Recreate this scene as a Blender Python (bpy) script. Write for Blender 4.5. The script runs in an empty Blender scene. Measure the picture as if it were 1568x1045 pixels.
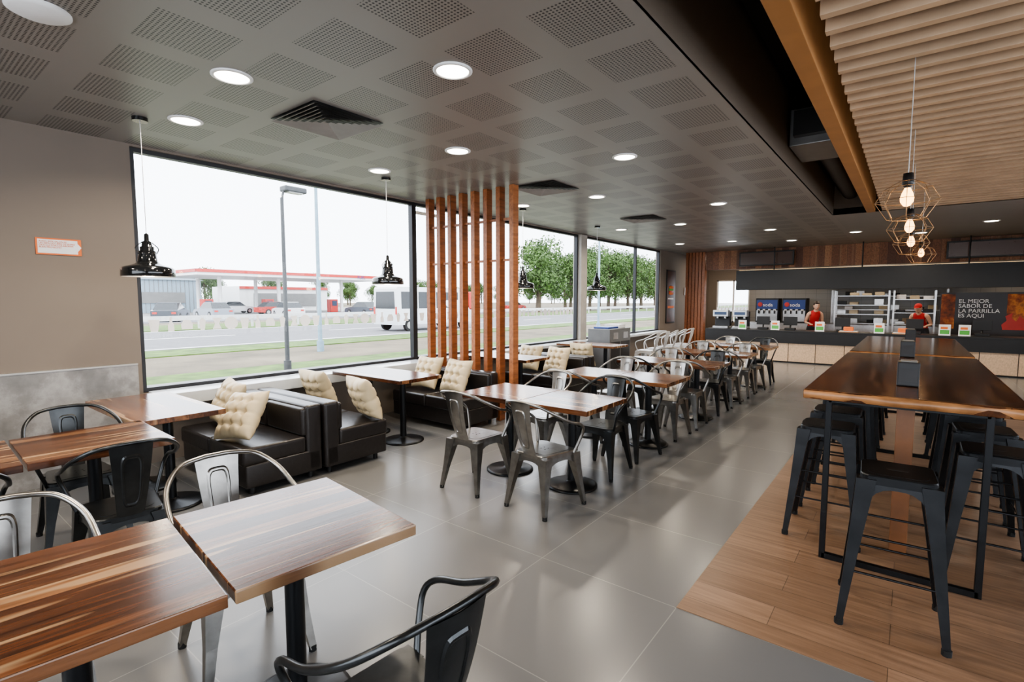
import bpy, bmesh, math, random
from mathutils import Vector, Matrix, Euler
random.seed(7)
PI=math.pi
scene=bpy.context.scene
# ---------------------------------------------------------------- materials
class NG:
    def __init__(s,name):
        s.m=bpy.data.materials.new(name); s.m.use_nodes=True
        s.nt=s.m.node_tree; s.nt.nodes.clear()
        s.out=s.nt.nodes.new('ShaderNodeOutputMaterial')
    def n(s,t,**k):
        x=s.nt.nodes.new(t)
        for a,b in k.items(): setattr(x,a,b)
        return x
    def set(s,sock,v):
        if isinstance(v,bpy.types.NodeSocket): s.nt.links.new(v,sock)
        else: sock.default_value=v
    def math(s,op,a,b=None,c=None):
        x=s.n('ShaderNodeMath',operation=op); s.set(x.inputs[0],a)
        if b is not None: s.set(x.inputs[1],b)
        if c is not None: s.set(x.inputs[2],c)
        return x.outputs[0]
    def mix(s,f,a,b,mode='MIX'):
        x=s.n('ShaderNodeMix',data_type='RGBA',blend_type=mode)
        s.set(x.inputs[0],f); s.set(x.inputs[6],a); s.set(x.inputs[7],b)
        return x.outputs[2]
    def noise(s,vec,scale,detail=3,rough=.5):
        x=s.n('ShaderNodeTexNoise'); x.inputs['Scale'].default_value=scale
        x.inputs['Detail'].default_value=detail; x.inputs['Roughness'].default_value=rough
        if vec is not None: s.nt.links.new(vec,x.inputs['Vector'])
        return x.outputs[0]
    def ramp(s,fac,stops):
        x=s.n('ShaderNodeValToRGB'); s.set(x.inputs[0],fac)
        cr=x.color_ramp
        while len(cr.elements)<len(stops): cr.elements.new(.5)
        for e,(p,c) in zip(cr.elements,stops):
            e.position=p; e.color=(c[0],c[1],c[2],1)
        return x.outputs[0]
    def obj(s): return s.n('ShaderNodeTexCoord').outputs['Object']
    def pos(s): return s.n('ShaderNodeNewGeometry').outputs['Position']
    def sep(s,v):
        x=s.n('ShaderNodeSeparateXYZ'); s.nt.links.new(v,x.inputs[0]); return x.outputs
    def comb(s,a,b,c):
        x=s.n('ShaderNodeCombineXYZ'); s.set(x.inputs[0],a); s.set(x.inputs[1],b); s.set(x.inputs[2],c); return x.outputs[0]
    def bsdf(s,color,rough=.5,metal=0.,spec=.5,bump=None,bstr=.2,bdist=.01,coat=0,emis=None,es=0):
        p=s.n('ShaderNodeBsdfPrincipled')
        s.set(p.inputs['Base Color'],color if isinstance(color,bpy.types.NodeSocket) else (color[0],color[1],color[2],1))
        s.set(p.inputs['Roughness'],rough); s.set(p.inputs['Metallic'],metal)
        p.inputs['Specular IOR Level'].default_value=spec
        p.inputs['Coat Weight'].default_value=coat; p.inputs['Coat Roughness'].default_value=.12
        if emis: p.inputs['Emission Color'].default_value=(emis[0],emis[1],emis[2],1); p.inputs['Emission Strength'].default_value=es
        if bump is not None:
            b=s.n('ShaderNodeBump'); b.inputs['Strength'].default_value=bstr; b.inputs['Distance'].default_value=bdist
            s.nt.links.new(bump,b.inputs['Height']); s.nt.links.new(b.outputs[0],p.inputs['Normal'])
        s.nt.links.new(p.outputs[0],s.out.inputs[0]); return p
def C(c): return (c[0],c[1],c[2],1)
def M(name,col,rough=.5,metal=0.,nscale=6,namt=.12,spec=.5,bstr=0,emis=None,es=0,coat=0):
    g=NG(name); o=g.obj(); nz=g.noise(o,nscale,4)
    d=[max(0,c*(1-namt)) for c in col]; l=[min(1,c*(1+namt)) for c in col]
    c=g.ramp(nz,[(.25,d),(.75,l)])
    g.bsdf(c,rough,metal,spec,bump=nz if bstr else None,bstr=bstr,emis=emis,es=es,coat=coat)
    return g.m
def glowmat(name,col,s):
    g=NG(name); e=g.n('ShaderNodeEmission'); e.inputs[0].default_value=C(col); e.inputs[1].default_value=s
    g.nt.links.new(e.outputs[0],g.out.inputs[0]); return g.m
def stavewood(name,stops,stave=.085,ax=0,rough=.22,grain=.35,rnd=True,coat=0.3,world=False,sap=(.46,.30,.17),sapamt=.7,length=None):
    g=NG(name); v=g.pos() if world else g.obj(); s=g.sep(v)
    a=s[ax]; b=s[1 if ax==0 else 0]
    if ax==2: a,b=s[2],s[0]
    r=0.
    if rnd:
        oi=g.n('ShaderNodeObjectInfo').outputs['Random']; r=g.math('MULTIPLY',oi,37.3)
    sid=g.math('FLOOR',g.math('ADD',g.math('DIVIDE',a,stave),r))
    wn=g.n('ShaderNodeTexWhiteNoise',noise_dimensions='1D'); g.set(wn.inputs['W'],sid)
    base=g.ramp(wn.outputs[0],stops)
    ro=g.math('ADD',g.math('MULTIPLY',wn.outputs[0],31.),r)
    gv=g.comb(g.math('ADD',g.math('MULTIPLY',a,34),ro),g.math('ADD',g.math('MULTIPLY',b,2.2),ro),g.math('MULTIPLY',s[2] if ax!=2 else s[1],20))
    gn=g.noise(gv,1.3,6,.62)
    dark=g.ramp(gn,[(.32,(.24,.20,.18)),(.62,(1.15,1.12,1.1))])
    c=g.mix(grain*1.9 if grain*1.9<1 else 1.,base,g.mix(1.,base,dark,'MULTIPLY'))
    sv=g.comb(g.math('ADD',g.math('MULTIPLY',a,11),ro),g.math('ADD',g.math('MULTIPLY',b,.9),ro),0.)
    sn=g.ramp(g.noise(sv,1.,2),[(.58,(0,0,0)),(.63,(1,1,1))])
    if sapamt>0: c=g.mix(g.math('MULTIPLY',sn,sapamt),c,C(sap))
    f=g.math('FRACT',g.math('ADD',g.math('DIVIDE',a,stave),r))
    e=g.math('LESS_THAN',g.math('ABSOLUTE',g.math('SUBTRACT',f,.5)),.487)
    c=g.mix(g.math('SUBTRACT',1.,e),c,C((.03,.015,.008)))
    g.bsdf(c,rough,bump=gn,bstr=.04,coat=coat)
    return g.m

# ---------------------------------------------------------------- mesh builder
def cat(pts,n=6,closed=False):
    P=[Vector(p) for p in pts]; out=[]
    N=len(P); rng=N if closed else N-1
    for i in range(rng):
        if closed: p0,p1,p2,p3=P[(i-1)%N],P[i],P[(i+1)%N],P[(i+2)%N]
        else: p0,p1,p2,p3=P[max(i-1,0)],P[i],P[i+1],P[min(i+2,N-1)]
        for k in range(n):
            t=k/n
            out.append(.5*((2*p1)+(-p0+p2)*t+(2*p0-5*p1+4*p2-p3)*t*t+(-p0+3*p1-3*p2+p3)*t**3))
    if not closed: out.append(P[-1])
    return out
class MB:
    def __init__(s): s.bm=bmesh.new(); s.mats=[]
    def mi(s,m):
        if m not in s.mats: s.mats.append(m)
        return s.mats.index(m)
    def poly(s,pts,m,smooth=False):
        f=s.bm.faces.new([s.bm.verts.new(p) for p in pts]); f.material_index=s.mi(m); f.smooth=smooth; return f
    def merge(s,tmp,m,smooth=False,X=None):
        i=s.mi(m)
        for f in tmp.faces: f.material_index=i; f.smooth=smooth
        if X is not None: bmesh.ops.transform(tmp,matrix=X,verts=tmp.verts)
        me=bpy.data.meshes.new('tmp'); tmp.to_mesh(me); tmp.free(); s.bm.from_mesh(me); bpy.data.meshes.remove(me)
    def box(s,x0,x1,y0,y1,z0,z1,m,bev=0,X=None,seg=2,smooth=None):
        t=bmesh.new(); bmesh.ops.create_cube(t,size=1)
        bmesh.ops.scale(t,vec=(abs(x1-x0),abs(y1-y0),abs(z1-z0)),verts=t.verts)
        bmesh.ops.translate(t,vec=((x0+x1)/2,(y0+y1)/2,(z0+z1)/2),verts=t.verts)
        if bev: bmesh.ops.bevel(t,geom=t.edges[:],offset=bev,segments=seg,affect='EDGES',profile=.6)
        s.merge(t,m,bool(bev and seg>2) if smooth is None else smooth,X)
    def loft(s,rings,m,smooth=True,cap0=True,cap1=True,closedring=True,loop=False):
        i=s.mi(m); R=[[s.bm.verts.new(p) for p in r] for r in rings]
        n=len(R[0]); K=len(R)
        for a in range(K if loop else K-1):
            A=R[a];B=R[(a+1)%K]
            for k in range(n if closedring else n-1):
                f=s.bm.faces.new((A[k],A[(k+1)%n],B[(k+1)%n],B[k])); f.material_index=i; f.smooth=smooth
        if closedring and not loop:
            if cap0: f=s.bm.faces.new([s.bm.verts.new(v.co) for v in reversed(R[0])]); f.material_index=i
            if cap1: f=s.bm.faces.new([s.bm.verts.new(v.co) for v in R[-1]]); f.material_index=i
    def tube(s,pts,r,m,seg=8,n=6,closed=False,curve=True,r1=None):
        P=cat(pts,n,closed) if curve else [Vector(p) for p in pts]
        rings=[]; up=None; K=len(P)
        for i,p in enumerate(P):
            if closed: t=P[(i+1)%K]-P[i-1]
            else: t=P[min(i+1,K-1)]-P[max(i-1,0)]
            t.normalize()
            if up is None:
                up=Vector((0,0,1)) if abs(t.z)<.9 else Vector((1,0,0))
            a=t.cross(up)
            if a.length<1e-4: a=t.cross(Vector((0,1,0)))
            a.normalize(); up=a.cross(t).normalized()
            rr=r if r1 is None else r+(r1-r)*i/(K-1)
            rings.append([p+a*math.cos(2*PI*k/seg)*rr+up*math.sin(2*PI*k/seg)*rr for k in range(seg)])
        s.loft(rings,m,True,loop=closed)
    def cyl(s,p0,p1,r0,m,r1=None,seg=16,smooth=True):
        s.tube([p0,p1],r0,m,seg,curve=False,r1=r0 if r1 is None else r1)
    def lathe(s,prof,c,m,seg=24,smooth=True,X=None):
        rings=[[Vector((c[0]+r*math.cos(2*PI*k/seg),c[1]+r*math.sin(2*PI*k/seg),c[2]+z)) for k in range(seg)] for r,z in prof]
        if X is not None: rings=[[X@p for p in r] for r in rings]
        s.loft(rings,m,smooth)
    def ell(s,c,r,m,seg=16,X=None):
        t=bmesh.new(); bmesh.ops.create_uvsphere(t,u_segments=seg,v_segments=max(6,seg//2+2),radius=1)
        bmesh.ops.scale(t,vec=r,verts=t.verts); bmesh.ops.translate(t,vec=c,verts=t.verts)
        s.merge(t,m,True,X)
    def rprism(s,w0,w1,d,rad,z0,z1,m,cx=0,cy=0,seg=5,inset=0):
        pts=[]
        for (sx,sy,a0) in ((1,1,0),(-1,1,90),(-1,-1,180),(1,-1,270)):
            w=(w1 if sy>0 else w0)/2
            for k in range(seg+1):
                a=math.radians(a0+90*k/seg)
                pts.append((cx+sx*(w-rad)+rad*math.cos(a),cy+sy*(d/2-rad)+rad*math.sin(a)))
        rings=[[Vector((x,y,z0)) for x,y in pts],[Vector((x,y,z1-inset)) for x,y in pts]]
        if inset: rings.append([Vector((cx+(x-cx)*.975,cy+(y-cy)*.975,z1)) for x,y in pts])
        s.loft(rings,m,False)
    def extr(s,pts,axis,a0,a1,m,smooth=False):
        def V(p,a):
            if axis=='X': return Vector((a,p[0],p[1]))
            if axis=='Y': return Vector((p[0],a,p[1]))
            return Vector((p[0],p[1],a))
        s.loft([[V(p,a0) for p in pts],[V(p,a1) for p in pts]],m,smooth)
    def mesh(s,name,norm=True):
        if norm: bmesh.ops.recalc_face_normals(s.bm,faces=s.bm.faces[:])
        me=bpy.data.meshes.new(name); s.bm.to_mesh(me); s.bm.free()
        for m in s.mats: me.materials.append(m)
        return me
    def obj(s,name,recenter=True,norm=True):
        off=Vector((0,0,0))
        if recenter and len(s.bm.verts):
            xs=[v.co.x for v in s.bm.verts]; ys=[v.co.y for v in s.bm.verts]; zs=[v.co.z for v in s.bm.verts]
            off=Vector(((min(xs)+max(xs))/2,(min(ys)+max(ys))/2,min(zs)))
            bmesh.ops.translate(s.bm,vec=-off,verts=s.bm.verts)
        me=s.mesh(name,norm); o=bpy.data.objects.new(name,me); o.location=off
        scene.collection.objects.link(o); return o
def inst(name,me,loc,rz=0,rot=None,sc=None):
    o=bpy.data.objects.new(name,me); o.location=loc
    o.rotation_euler=rot if rot else (0,0,math.radians(rz))
    if sc: o.scale=(sc,sc,sc)
    scene.collection.objects.link(o); return o
def text(parent,body,loc,rot,size,m,name='lettering',align='LEFT',extr=.001):
    cu=bpy.data.curves.new(name,'FONT'); cu.body=body; cu.size=size; cu.extrude=extr; cu.align_x=align
    cu.space_line=.9
    cu.materials.append(m); o=bpy.data.objects.new(name,cu); scene.collection.objects.link(o)
    o.parent=parent; o.location=Vector(loc)-parent.location; o.rotation_euler=rot; return o

# ---------------------------------------------------------------- palette
wall_m=M('taupe_paint',(.205,.170,.14),.7,nscale=1.5,namt=.04)
wallw_m=M('white_paint',(.6,.6,.58),.6,namt=.03)
black_m=M('black_metal',(.018,.019,.021),.32,.6,namt=.1)
blackp_m=M('black_paint',(.012,.012,.013),.45)
frame_m=M('dark_aluminium',(.035,.035,.038),.4,.5)
gun_m=M('gunmetal_chair',(.30,.29,.275),.28,1.0,nscale=14,namt=.25)
gunb_m=M('blackened_steel_chair',(.06,.063,.065),.28,.85,nscale=14,namt=.2)
whitemet_m=M('light_metal',(.6,.6,.6),.35,.3)
stoolm=M('stool_steel',(.028,.029,.031),.34,.8,nscale=10,namt=.2)
rubber_m=M('rubber',(.01,.01,.01),.8)
leather_m=M('black_leather',(.018,.015,.014),.30,nscale=30,namt=.2,bstr=.1)
cream_m=M('cream_leather',(.55,.45,.29),.40,nscale=8,namt=.12,bstr=.08)
steel_m=M('brushed_steel',(.5,.5,.5),.3,1.,nscale=20)
white_m=M('white_plastic',(.8,.8,.8),.4,namt=.03)
ledge_m=M('sill_stone',(.62,.65,.68),.18,nscale=5,namt=.06)
red_m=M('red_paint',(.5,.04,.03),.4)
blue_m=M('blue_plastic',(.02,.05,.22),.35)
green_m=M('green_card',(.1,.4,.08),.6)
orange_m=M('orange_card',(.7,.17,.04),.6)
skin_m=M('skin',(.55,.33,.23),.5,namt=.05)
hair_m=M('hair',(.03,.018,.012),.5,nscale=40,namt=.4)
redcloth_m=M('red_cloth',(.42,.02,.02),.8)
dkcloth_m=M('dark_cloth',(.02,.02,.025),.85)
pend_m=M('pendant_enamel',(.012,.013,.014),.12,.2,coat=.5)
wire_m=M('aged_wire',(.26,.17,.10),.4,.9)
TW=[(0,(.060,.021,.009)),(.3,(.11,.042,.018)),(.55,(.17,.070,.030)),(.8,(.25,.12,.055)),(1,(.08,.028,.012))]
table_m=stavewood('parota_table_wood',TW,.088,0,rough=.2,coat=.1,grain=.45)
tableX_m=stavewood('parota_table_wood_cross',TW,.1,1,rough=.2,coat=.1,grain=.45)
bar_m=stavewood('bar_top_wood',[(0,(.06,.022,.009)),(.5,(.115,.043,.017)),(.8,(.16,.066,.028)),(1,(.08,.03,.012))],.18,0,rough=.13,sapamt=.4,sap=(.32,.16,.07),coat=.1)
edge_m=M('live_edge_wood',(.36,.17,.07),.35,nscale=9,namt=.45)
slat_m=stavewood('screen_slat_wood',[(0,(.27,.092,.032)),(.5,(.33,.118,.045)),(1,(.37,.145,.058))],.3,0,rough=.4,sapamt=0,grain=.3,rnd=False,coat=0)
beam_m=M('orange_beam_wood',(.34,.16,.055),.5,nscale=4,namt=.12)
cslat_m=M('pine_slat_wood',(.43,.30,.195),.55,nscale=3,namt=.16)
fascia_m=stavewood('fascia_planks',[(0,(.12,.045,.025)),(.4,(.26,.11,.05)),(.7,(.38,.18,.09)),(1,(.17,.06,.03))],.17,0,rough=.5,world=True,sapamt=.2,rnd=False,coat=0)
cfront_m=stavewood('counter_light_wood',[(0,(.62,.44,.29)),(.5,(.68,.49,.33)),(1,(.72,.53,.37))],.6,0,rough=.45,sapamt=0,grain=.15,rnd=False,world=True,coat=0)
asph_m=M('asphalt',(.15,.15,.158),.9,nscale=3,namt=.12)
dirt_m=M('dry_ground',(.135,.112,.075),.95,nscale=.6,namt=.45)
grass_m=M('grass',(.085,.145,.03),.95,nscale=2,namt=.5)
conc_m=M('concrete',(.20,.20,.197),.85,nscale=2)
leaf_m=M('tree_leaves',(.06,.115,.025),.7,nscale=.8,namt=.6)
bark_m=M('bark',(.09,.07,.05),.9,nscale=8,namt=.3)
# tile floor
g=NG('grey_tile_floor'); v=g.pos(); mp=g.n('ShaderNodeMapping'); mp.inputs['Location'].default_value=(.885,-2.53,0); g.nt.links.new(v,mp.inputs[0])
br=g.n('ShaderNodeTexBrick'); br.offset=0; g.nt.links.new(mp.outputs[0],br.inputs['Vector'])
br.inputs['Scale'].default_value=1; br.inputs['Brick Width'].default_value=.845; br.inputs['Row Height'].default_value=.845
br.inputs['Mortar Size'].default_value=.0026; br.inputs['Mortar Smooth'].default_value=.1
br.inputs['Color1'].default_value=C((.152,.152,.153)); br.inputs['Color2'].default_value=C((.162,.162,.162)); br.inputs['Mortar'].default_value=C((.25,.247,.238))
g.bsdf(br.outputs[0],.25,spec=.5); tile_m=g.m
# wood plank floor
g=NG('oak_plank_floor'); v=g.pos(); br=g.n('ShaderNodeTexBrick'); br.offset=.37; g.nt.links.new(v,br.inputs['Vector'])
br.inputs['Scale'].default_value=1; br.inputs['Brick Width'].default_value=1.3; br.inputs['Row Height'].default_value=.19
br.inputs['Mortar Size'].default_value=.0018; br.inputs['Bias'].default_value=0
br.inputs['Color1'].default_value=C((.22,.135,.085)); br.inputs['Color2'].default_value=C((.30,.19,.125)); br.inputs['Mortar'].default_value=C((.11,.07,.045))
s_=g.sep(v); gn=g.noise(g.comb(g.math('MULTIPLY',s_[0],2.),g.math('MULTIPLY',s_[1],30.),0.),1.2,6,.6)
c=g.mix(.65,br.outputs[0],g.mix(1.,br.outputs[0],g.ramp(gn,[(.3,(.55,.5,.45)),(.65,(1.2,1.18,1.15))]),'MULTIPLY'))
g.bsdf(c,.36,bump=gn,bstr=.05); plank_m=g.m
# perforated ceiling
g=NG('perforated_ceiling'); v=g.pos(); s_=g.sep(v)
def cell(sock,off,mod,half):
    f=g.math('SUBTRACT',g.math('FRACT',g.math('ADD',g.math('DIVIDE',g.math('SUBTRACT',sock,off),mod),100.5)),.5)
    return g.math('LESS_THAN',g.math('ABSOLUTE',f),half/mod)
mx=cell(s_[0],-2.62,.6,.210); my=cell(s_[1],1.82,.6,.210)
dx=g.math('SUBTRACT',g.math('FRACT',g.math('ADD',g.math('DIVIDE',s_[0],.0225),300.)),.5)
dy=g.math('SUBTRACT',g.math('FRACT',g.math('ADD',g.math('DIVIDE',s_[1],.0225),300.)),.5)
d=g.math('LESS_THAN',g.math('ADD',g.math('MULTIPLY',dx,dx),g.math('MULTIPLY',dy,dy)),.088)
mask=g.math('MULTIPLY',g.math('MULTIPLY',mx,my),d)
c=g.mix(mask,C((.23,.213,.194)),C((.008,.007,.006)))
g.bsdf(c,.36,spec=.5); ceil_m=g.m
plainceil_m=M('plain_ceiling',(.23,.213,.194),.4,namt=.03)
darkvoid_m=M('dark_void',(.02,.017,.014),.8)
brownface_m=M('brown_soffit',(.10,.078,.058),.6,namt=.05)
# stone
g=NG('grey_marble_panel'); v=g.obj(); nz=g.noise(v,2.2,8,.65); n2=g.noise(v,14,4)
c=g.ramp(nz,[(.3,(.16,.155,.15)),(.5,(.27,.26,.25)),(.58,(.40,.39,.38)),(.75,(.23,.22,.215))])
g.bsdf(g.mix(.3,c,g.mix(1.,c,n2,'MULTIPLY')),.3); stone_m=g.m
# thin window glass
g=NG('window_glass'); tr=g.n('ShaderNodeBsdfTransparent'); gl=g.n('ShaderNodeBsdfGlossy'); gl.inputs['Roughness'].default_value=.02
fr=g.n('ShaderNodeFresnel'); fr.inputs[0].default_value=1.3; mxs=g.n('ShaderNodeMixShader')
g.nt.links.new(fr.outputs[0],mxs.inputs[0]); g.nt.links.new(tr.outputs[0],mxs.inputs[1]); g.nt.links.new(gl.outputs[0],mxs.inputs[2]); g.nt.links.new(mxs.outputs[0],g.out.inputs[0]); glass_m=g.m
down_m=glowmat('downlight_lens',(1,.9,.74),14)
bulb_m=glowmat('bulb_glow',(1,.52,.18),6)
warmstrip_m=glowmat('warm_strip',(1,.68,.36),2.2)
panel_m=glowmat('panel_light',(1,.88,.74),4)
screen_m=M('screen',(.02,.03,.05),.2,emis=(.05,.1,.25),es=.3)

# ---------------------------------------------------------------- room shell
XW=-5.8; XR=4.5; YB=-2.5; YF=19.0; H=3.05
m=MB(); m.box(XW-.15,XR+.15,YB-.15,YF+.15,-.1,0,tile_m); m.obj('floor',False)
m=MB(); m.box(-.885,XR-.01,2.53,11.0,0.0005,.004,plank_m); m.obj('wood_floor_inlay',False)
m=MB()
m.box(XW-.15,-1.12,YB-.15,YF+.15,H,H+.1,ceil_m)
m.box(-1.12,XR+.15,10.4,YF+.15,H,H+.1,plainceil_m)
m.box(-1.12,XR+.15,YB-.15,-2.2,H,H+.1,plainceil_m)
m.box(-1.135,-1.12,-2.2,10.4,H,3.85,brownface_m)
m.box(-1.12,XR+.15,10.4,10.42,H,3.85,brownface_m)
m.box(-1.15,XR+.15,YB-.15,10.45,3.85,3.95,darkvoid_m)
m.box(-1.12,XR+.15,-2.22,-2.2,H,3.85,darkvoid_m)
m.obj('ceiling',False)
m=MB(); m.box(-.645,-.53,-2.19,10.39,H-.01,3.42,beam_m,bev=.004)
m.obj('ceiling_beam')
m=MB()
y=-2.0
while y<10.35:
    m.box(-.44,XR-.02,y,y+.058,H+.0,H+.14,cslat_m,bev=.004)
    y+=.205
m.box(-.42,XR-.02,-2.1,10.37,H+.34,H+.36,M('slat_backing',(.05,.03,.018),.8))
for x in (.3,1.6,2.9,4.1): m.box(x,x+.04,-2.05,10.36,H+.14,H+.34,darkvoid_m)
m.obj('slatted_wood_ceiling')
m=MB(); m.box(-1.1,-.66,6.2,7.0,3.22,3.6,M('duct_metal',(.2,.2,.2),.4,.7),bev=.01)
m.box(-1.05,-.7,6.1,6.2,3.3,3.55,blackp_m); m.cyl((-.88,7.0,3.42),(-.88,10.38,3.42),.13,blackp_m)
m.obj('air_duct')
WT=3.03
m=MB()
m.box(XW-.15,XW,YB-.15,1.66,0,H,wall_m)
m.box(XW-.15,XW,1.66,14.5,0,.70,wall_m)
m.box(XW-.15,XW,1.66,14.5,WT,H,wall_m)
m.box(XW-.15,XW+.05,9.86,10.12,.7,WT,M('column_paint',(.38,.35,.31),.6))
m.box(XW-.15,XW,14.5,YF+.15,0,H,wall_m)
m.obj('wall_left',False)
m=MB(); m.box(XW,XW+.03,YB,1.62,0.001,.985,stone_m); m.box(XW,XW+.035,YB,1.62,.985,1.0,M('trim_alu',(.4,.38,.35),.35,.6))
for yy in (-1.2,.1): m.box(XW+.03,XW+.031,yy,yy+.004,0.002,.985,blackp_m)
m.obj('trim_wainscot')
m=MB(); m.box(XW+.002,XW+.34,1.7,5.1,.60,.715,ledge_m,bev=.006); m.box(XW+.002,XW+.26,5.3,14.4,.66,.715,ledge_m,bev=.006); m.obj('trim_window_sill')
def window(name,y0,y1,z0=.705,z1=WT,mull=()):
    w=MB(); x0,x1=XW-.11,XW-.03; t=.04
    w.box(x0,x1,y0,y0+t,z0,z1,frame_m); w.box(x0,x1,y1-t,y1,z0,z1,frame_m)
    w.box(x0,x1,y0+t,y1-t,z0,z0+t,frame_m); w.box(x0,x1,y0+t,y1-t,z1-t,z1,frame_m)
    for q in mull: w.box(x0,x1,q-.02,q+.02,z0+t,z1-t,frame_m)
    xm=(x0+x1)/2
    w.poly([(xm,y0+t,z0+t),(xm,y1-t,z0+t),(xm,y1-t,z1-t),(xm,y0+t,z1-t)],glass_m)
    return w.obj(name)
window('window_1',1.66,5.14); window('window_2',5.14,9.86); window('window_3',10.12,14.5,mull=(12.9,))
m=MB(); m.box(XW,XR,YB-.15,YB,0,.5,wall_m); m.box(XW,XR,YB-.15,YB,2.9,3.9,wall_m); m.box(XW,-4.6,YB-.15,YB,.5,2.9,wall_m); m.box(4.1,XR,YB-.15,YB,.5,2.9,wall_m)
m.obj('wall_rear',False)
m=MB()
for x in (-4.6,-1.7,1.2,4.04): m.box(x,x+.06,YB-.11,YB-.04,.5,2.9,frame_m)
m.box(-4.6,4.1,YB-.11,YB-.04,.5,.56,frame_m); m.box(-4.6,4.1,YB-.11,YB-.04,2.84,2.9,frame_m)
m.poly([(-4.6,YB-.08,.5),(4.1,YB-.08,.5),(4.1,YB-.08,2.9),(-4.6,YB-.08,2.9)],glass_m); m.obj('window_4')
m=MB(); m.box(XR,XR+.15,YB-.15,YF+.15,0,.5,wall_m); m.box(XR,XR+.15,YB-.15,YF+.15,2.9,3.9,wall_m); m.box(XR,XR+.15,YB-.15,-1.5,.5,2.9,wall_m); m.box(XR,XR+.15,10.5,YF+.15,.5,2.9,wall_m)
m.obj('wall_right',False)
m=MB()
for yy in (-1.5,1.5,4.5,7.5,10.44): m.box(XR+.04,XR+.11,yy,yy+.06,.5,2.9,frame_m)
m.box(XR+.04,XR+.11,-1.5,10.5,.5,.56,frame_m); m.box(XR+.04,XR+.11,-1.5,10.5,2.84,2.9,frame_m)
m.poly([(XR+.08,-1.5,.5),(XR+.08,10.5,.5),(XR+.08,10.5,2.9),(XR+.08,-1.5,2.9)],glass_m); m.obj('window_5')
ktile=NG('kitchen_tile'); v=ktile.pos(); sp=ktile.sep(v)
br=ktile.n('ShaderNodeTexBrick'); br.offset=0; ktile.nt.links.new(ktile.comb(sp[0],sp[2],0.),br.inputs['Vector'])
br.inputs['Scale'].default_value=1; br.inputs['Brick Width'].default_value=.3; br.inputs['Row Height'].default_value=.2; br.inputs['Mortar Size'].default_value=.004
br.inputs['Color1'].default_value=C((.26,.25,.235)); br.inputs['Color2'].default_value=C((.29,.28,.26)); br.inputs['Mortar'].default_value=C((.16,.16,.16)); ktile.bsdf(br.outputs[0],.3)
m=MB(); m.box(XW,-5.5,YF,YF+.15,0,H,wall_m); m.box(-5.5,-4.4,YF,YF+.15,0,.8,wall_m); m.box(-5.5,-4.4,YF,YF+.15,2.3,H,wall_m); m.box(-4.4,XR,YF,YF+.15,0,H,ktile.m)
m.obj('wall_far',False)
m=MB(); 
for x in (-5.5,-4.96,-4.45): m.box(x,x+.05,YF+.03,YF+.1,.8,2.3,white_m)
m.box(-5.5,-4.4,YF+.03,YF+.1,.8,.85,white_m); m.box(-5.5,-4.4,YF+.03,YF+.1,2.25,2.3,white_m)
m.poly([(-5.5,YF+.06,.8),(-4.4,YF+.06,.8),(-4.4,YF+.06,2.3),(-5.5,YF+.06,2.3)],glass_m); m.obj('window_6')

# window decals
m=MB(); dm=M('decal_white',(.95,.95,.95),.6,namt=.02)
def decal_row(y0,y1,z):
    y=y0;k=0;xg=XW-.066
    while y<y1:
        k+=1; t=k%6
        if t==0: pts=[(math.cos(a*PI/8)*.07,math.sin(a*PI/8)*.07) for a in range(16)]
        elif t==1: pts=[(-.03,-.065),(.03,-.065),(.05,.055),(-.05,.055)]
        elif t==2: pts=[(-.028,-.065),(.028,-.065),(.028,.0),(.012,.03),(.012,.08),(-.012,.08),(-.012,.03),(-.028,0)]
        elif t==3: pts=[(-.05,-.05),(.05,-.05),(.055,0),(.03,.045),(-.03,.045),(-.055,0)]
        elif t==4: pts=[(-.02,-.065),(.02,-.065),(.035,.03),(.0,.07),(-.035,.03)]
        else: pts=[(-.045,-.06),(.045,-.06),(.02,0),(.045,.06),(-.045,.06),(-.02,0)]
        m.poly([(xg,y+p,z+q) for p,q in pts],dm)
        y+=.145
decal_row(1.8,5.0,1.35); decal_row(5.3,9.7,1.35)
m.obj('window_decal_strip')

# ---------------------------------------------------------------- ceiling fixtures
m=MB(); m.lathe([(.125,0),(.125,-.006),(.105,-.012),(.1,-.004),(.1,0)],(0,0,0),white_m,32); m.lathe([(.1,-.003),(.0995,-.006),(.001,-.006)],(0,0,0),down_m,32)
dl=m.mesh('recessed_downlight')
pts=[(-4.70,1.74)]+[(-4.78,y) for y in (3.72,6.4,9.8,13.2)]+[(-3.55,y) for y in (1.6,3.7,6.5,9.8,13.4)]+[(-2.36,y) for y in (0,2.42,4.89,8.09,11.7,14.1)]+[(-1.0,13.2),(1.1,12.9),(0.1,14.2),(2.6,13),(-4.78,-.6),(-3.55,-1.4)]
for x,y in pts:
    o=inst('recessed_downlight',dl,(x,y,H-.0005))
    L=bpy.data.lights.new('lamp','AREA'); L.shape='DISK'; L.size=.19; L.energy=19; L.color=(1,.86,.69); L.spread=math.radians(150)
    lo=bpy.data.objects.new('lamp',L); scene.collection.objects.link(lo); lo.parent=o; lo.location=(0,0,-.02)
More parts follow.
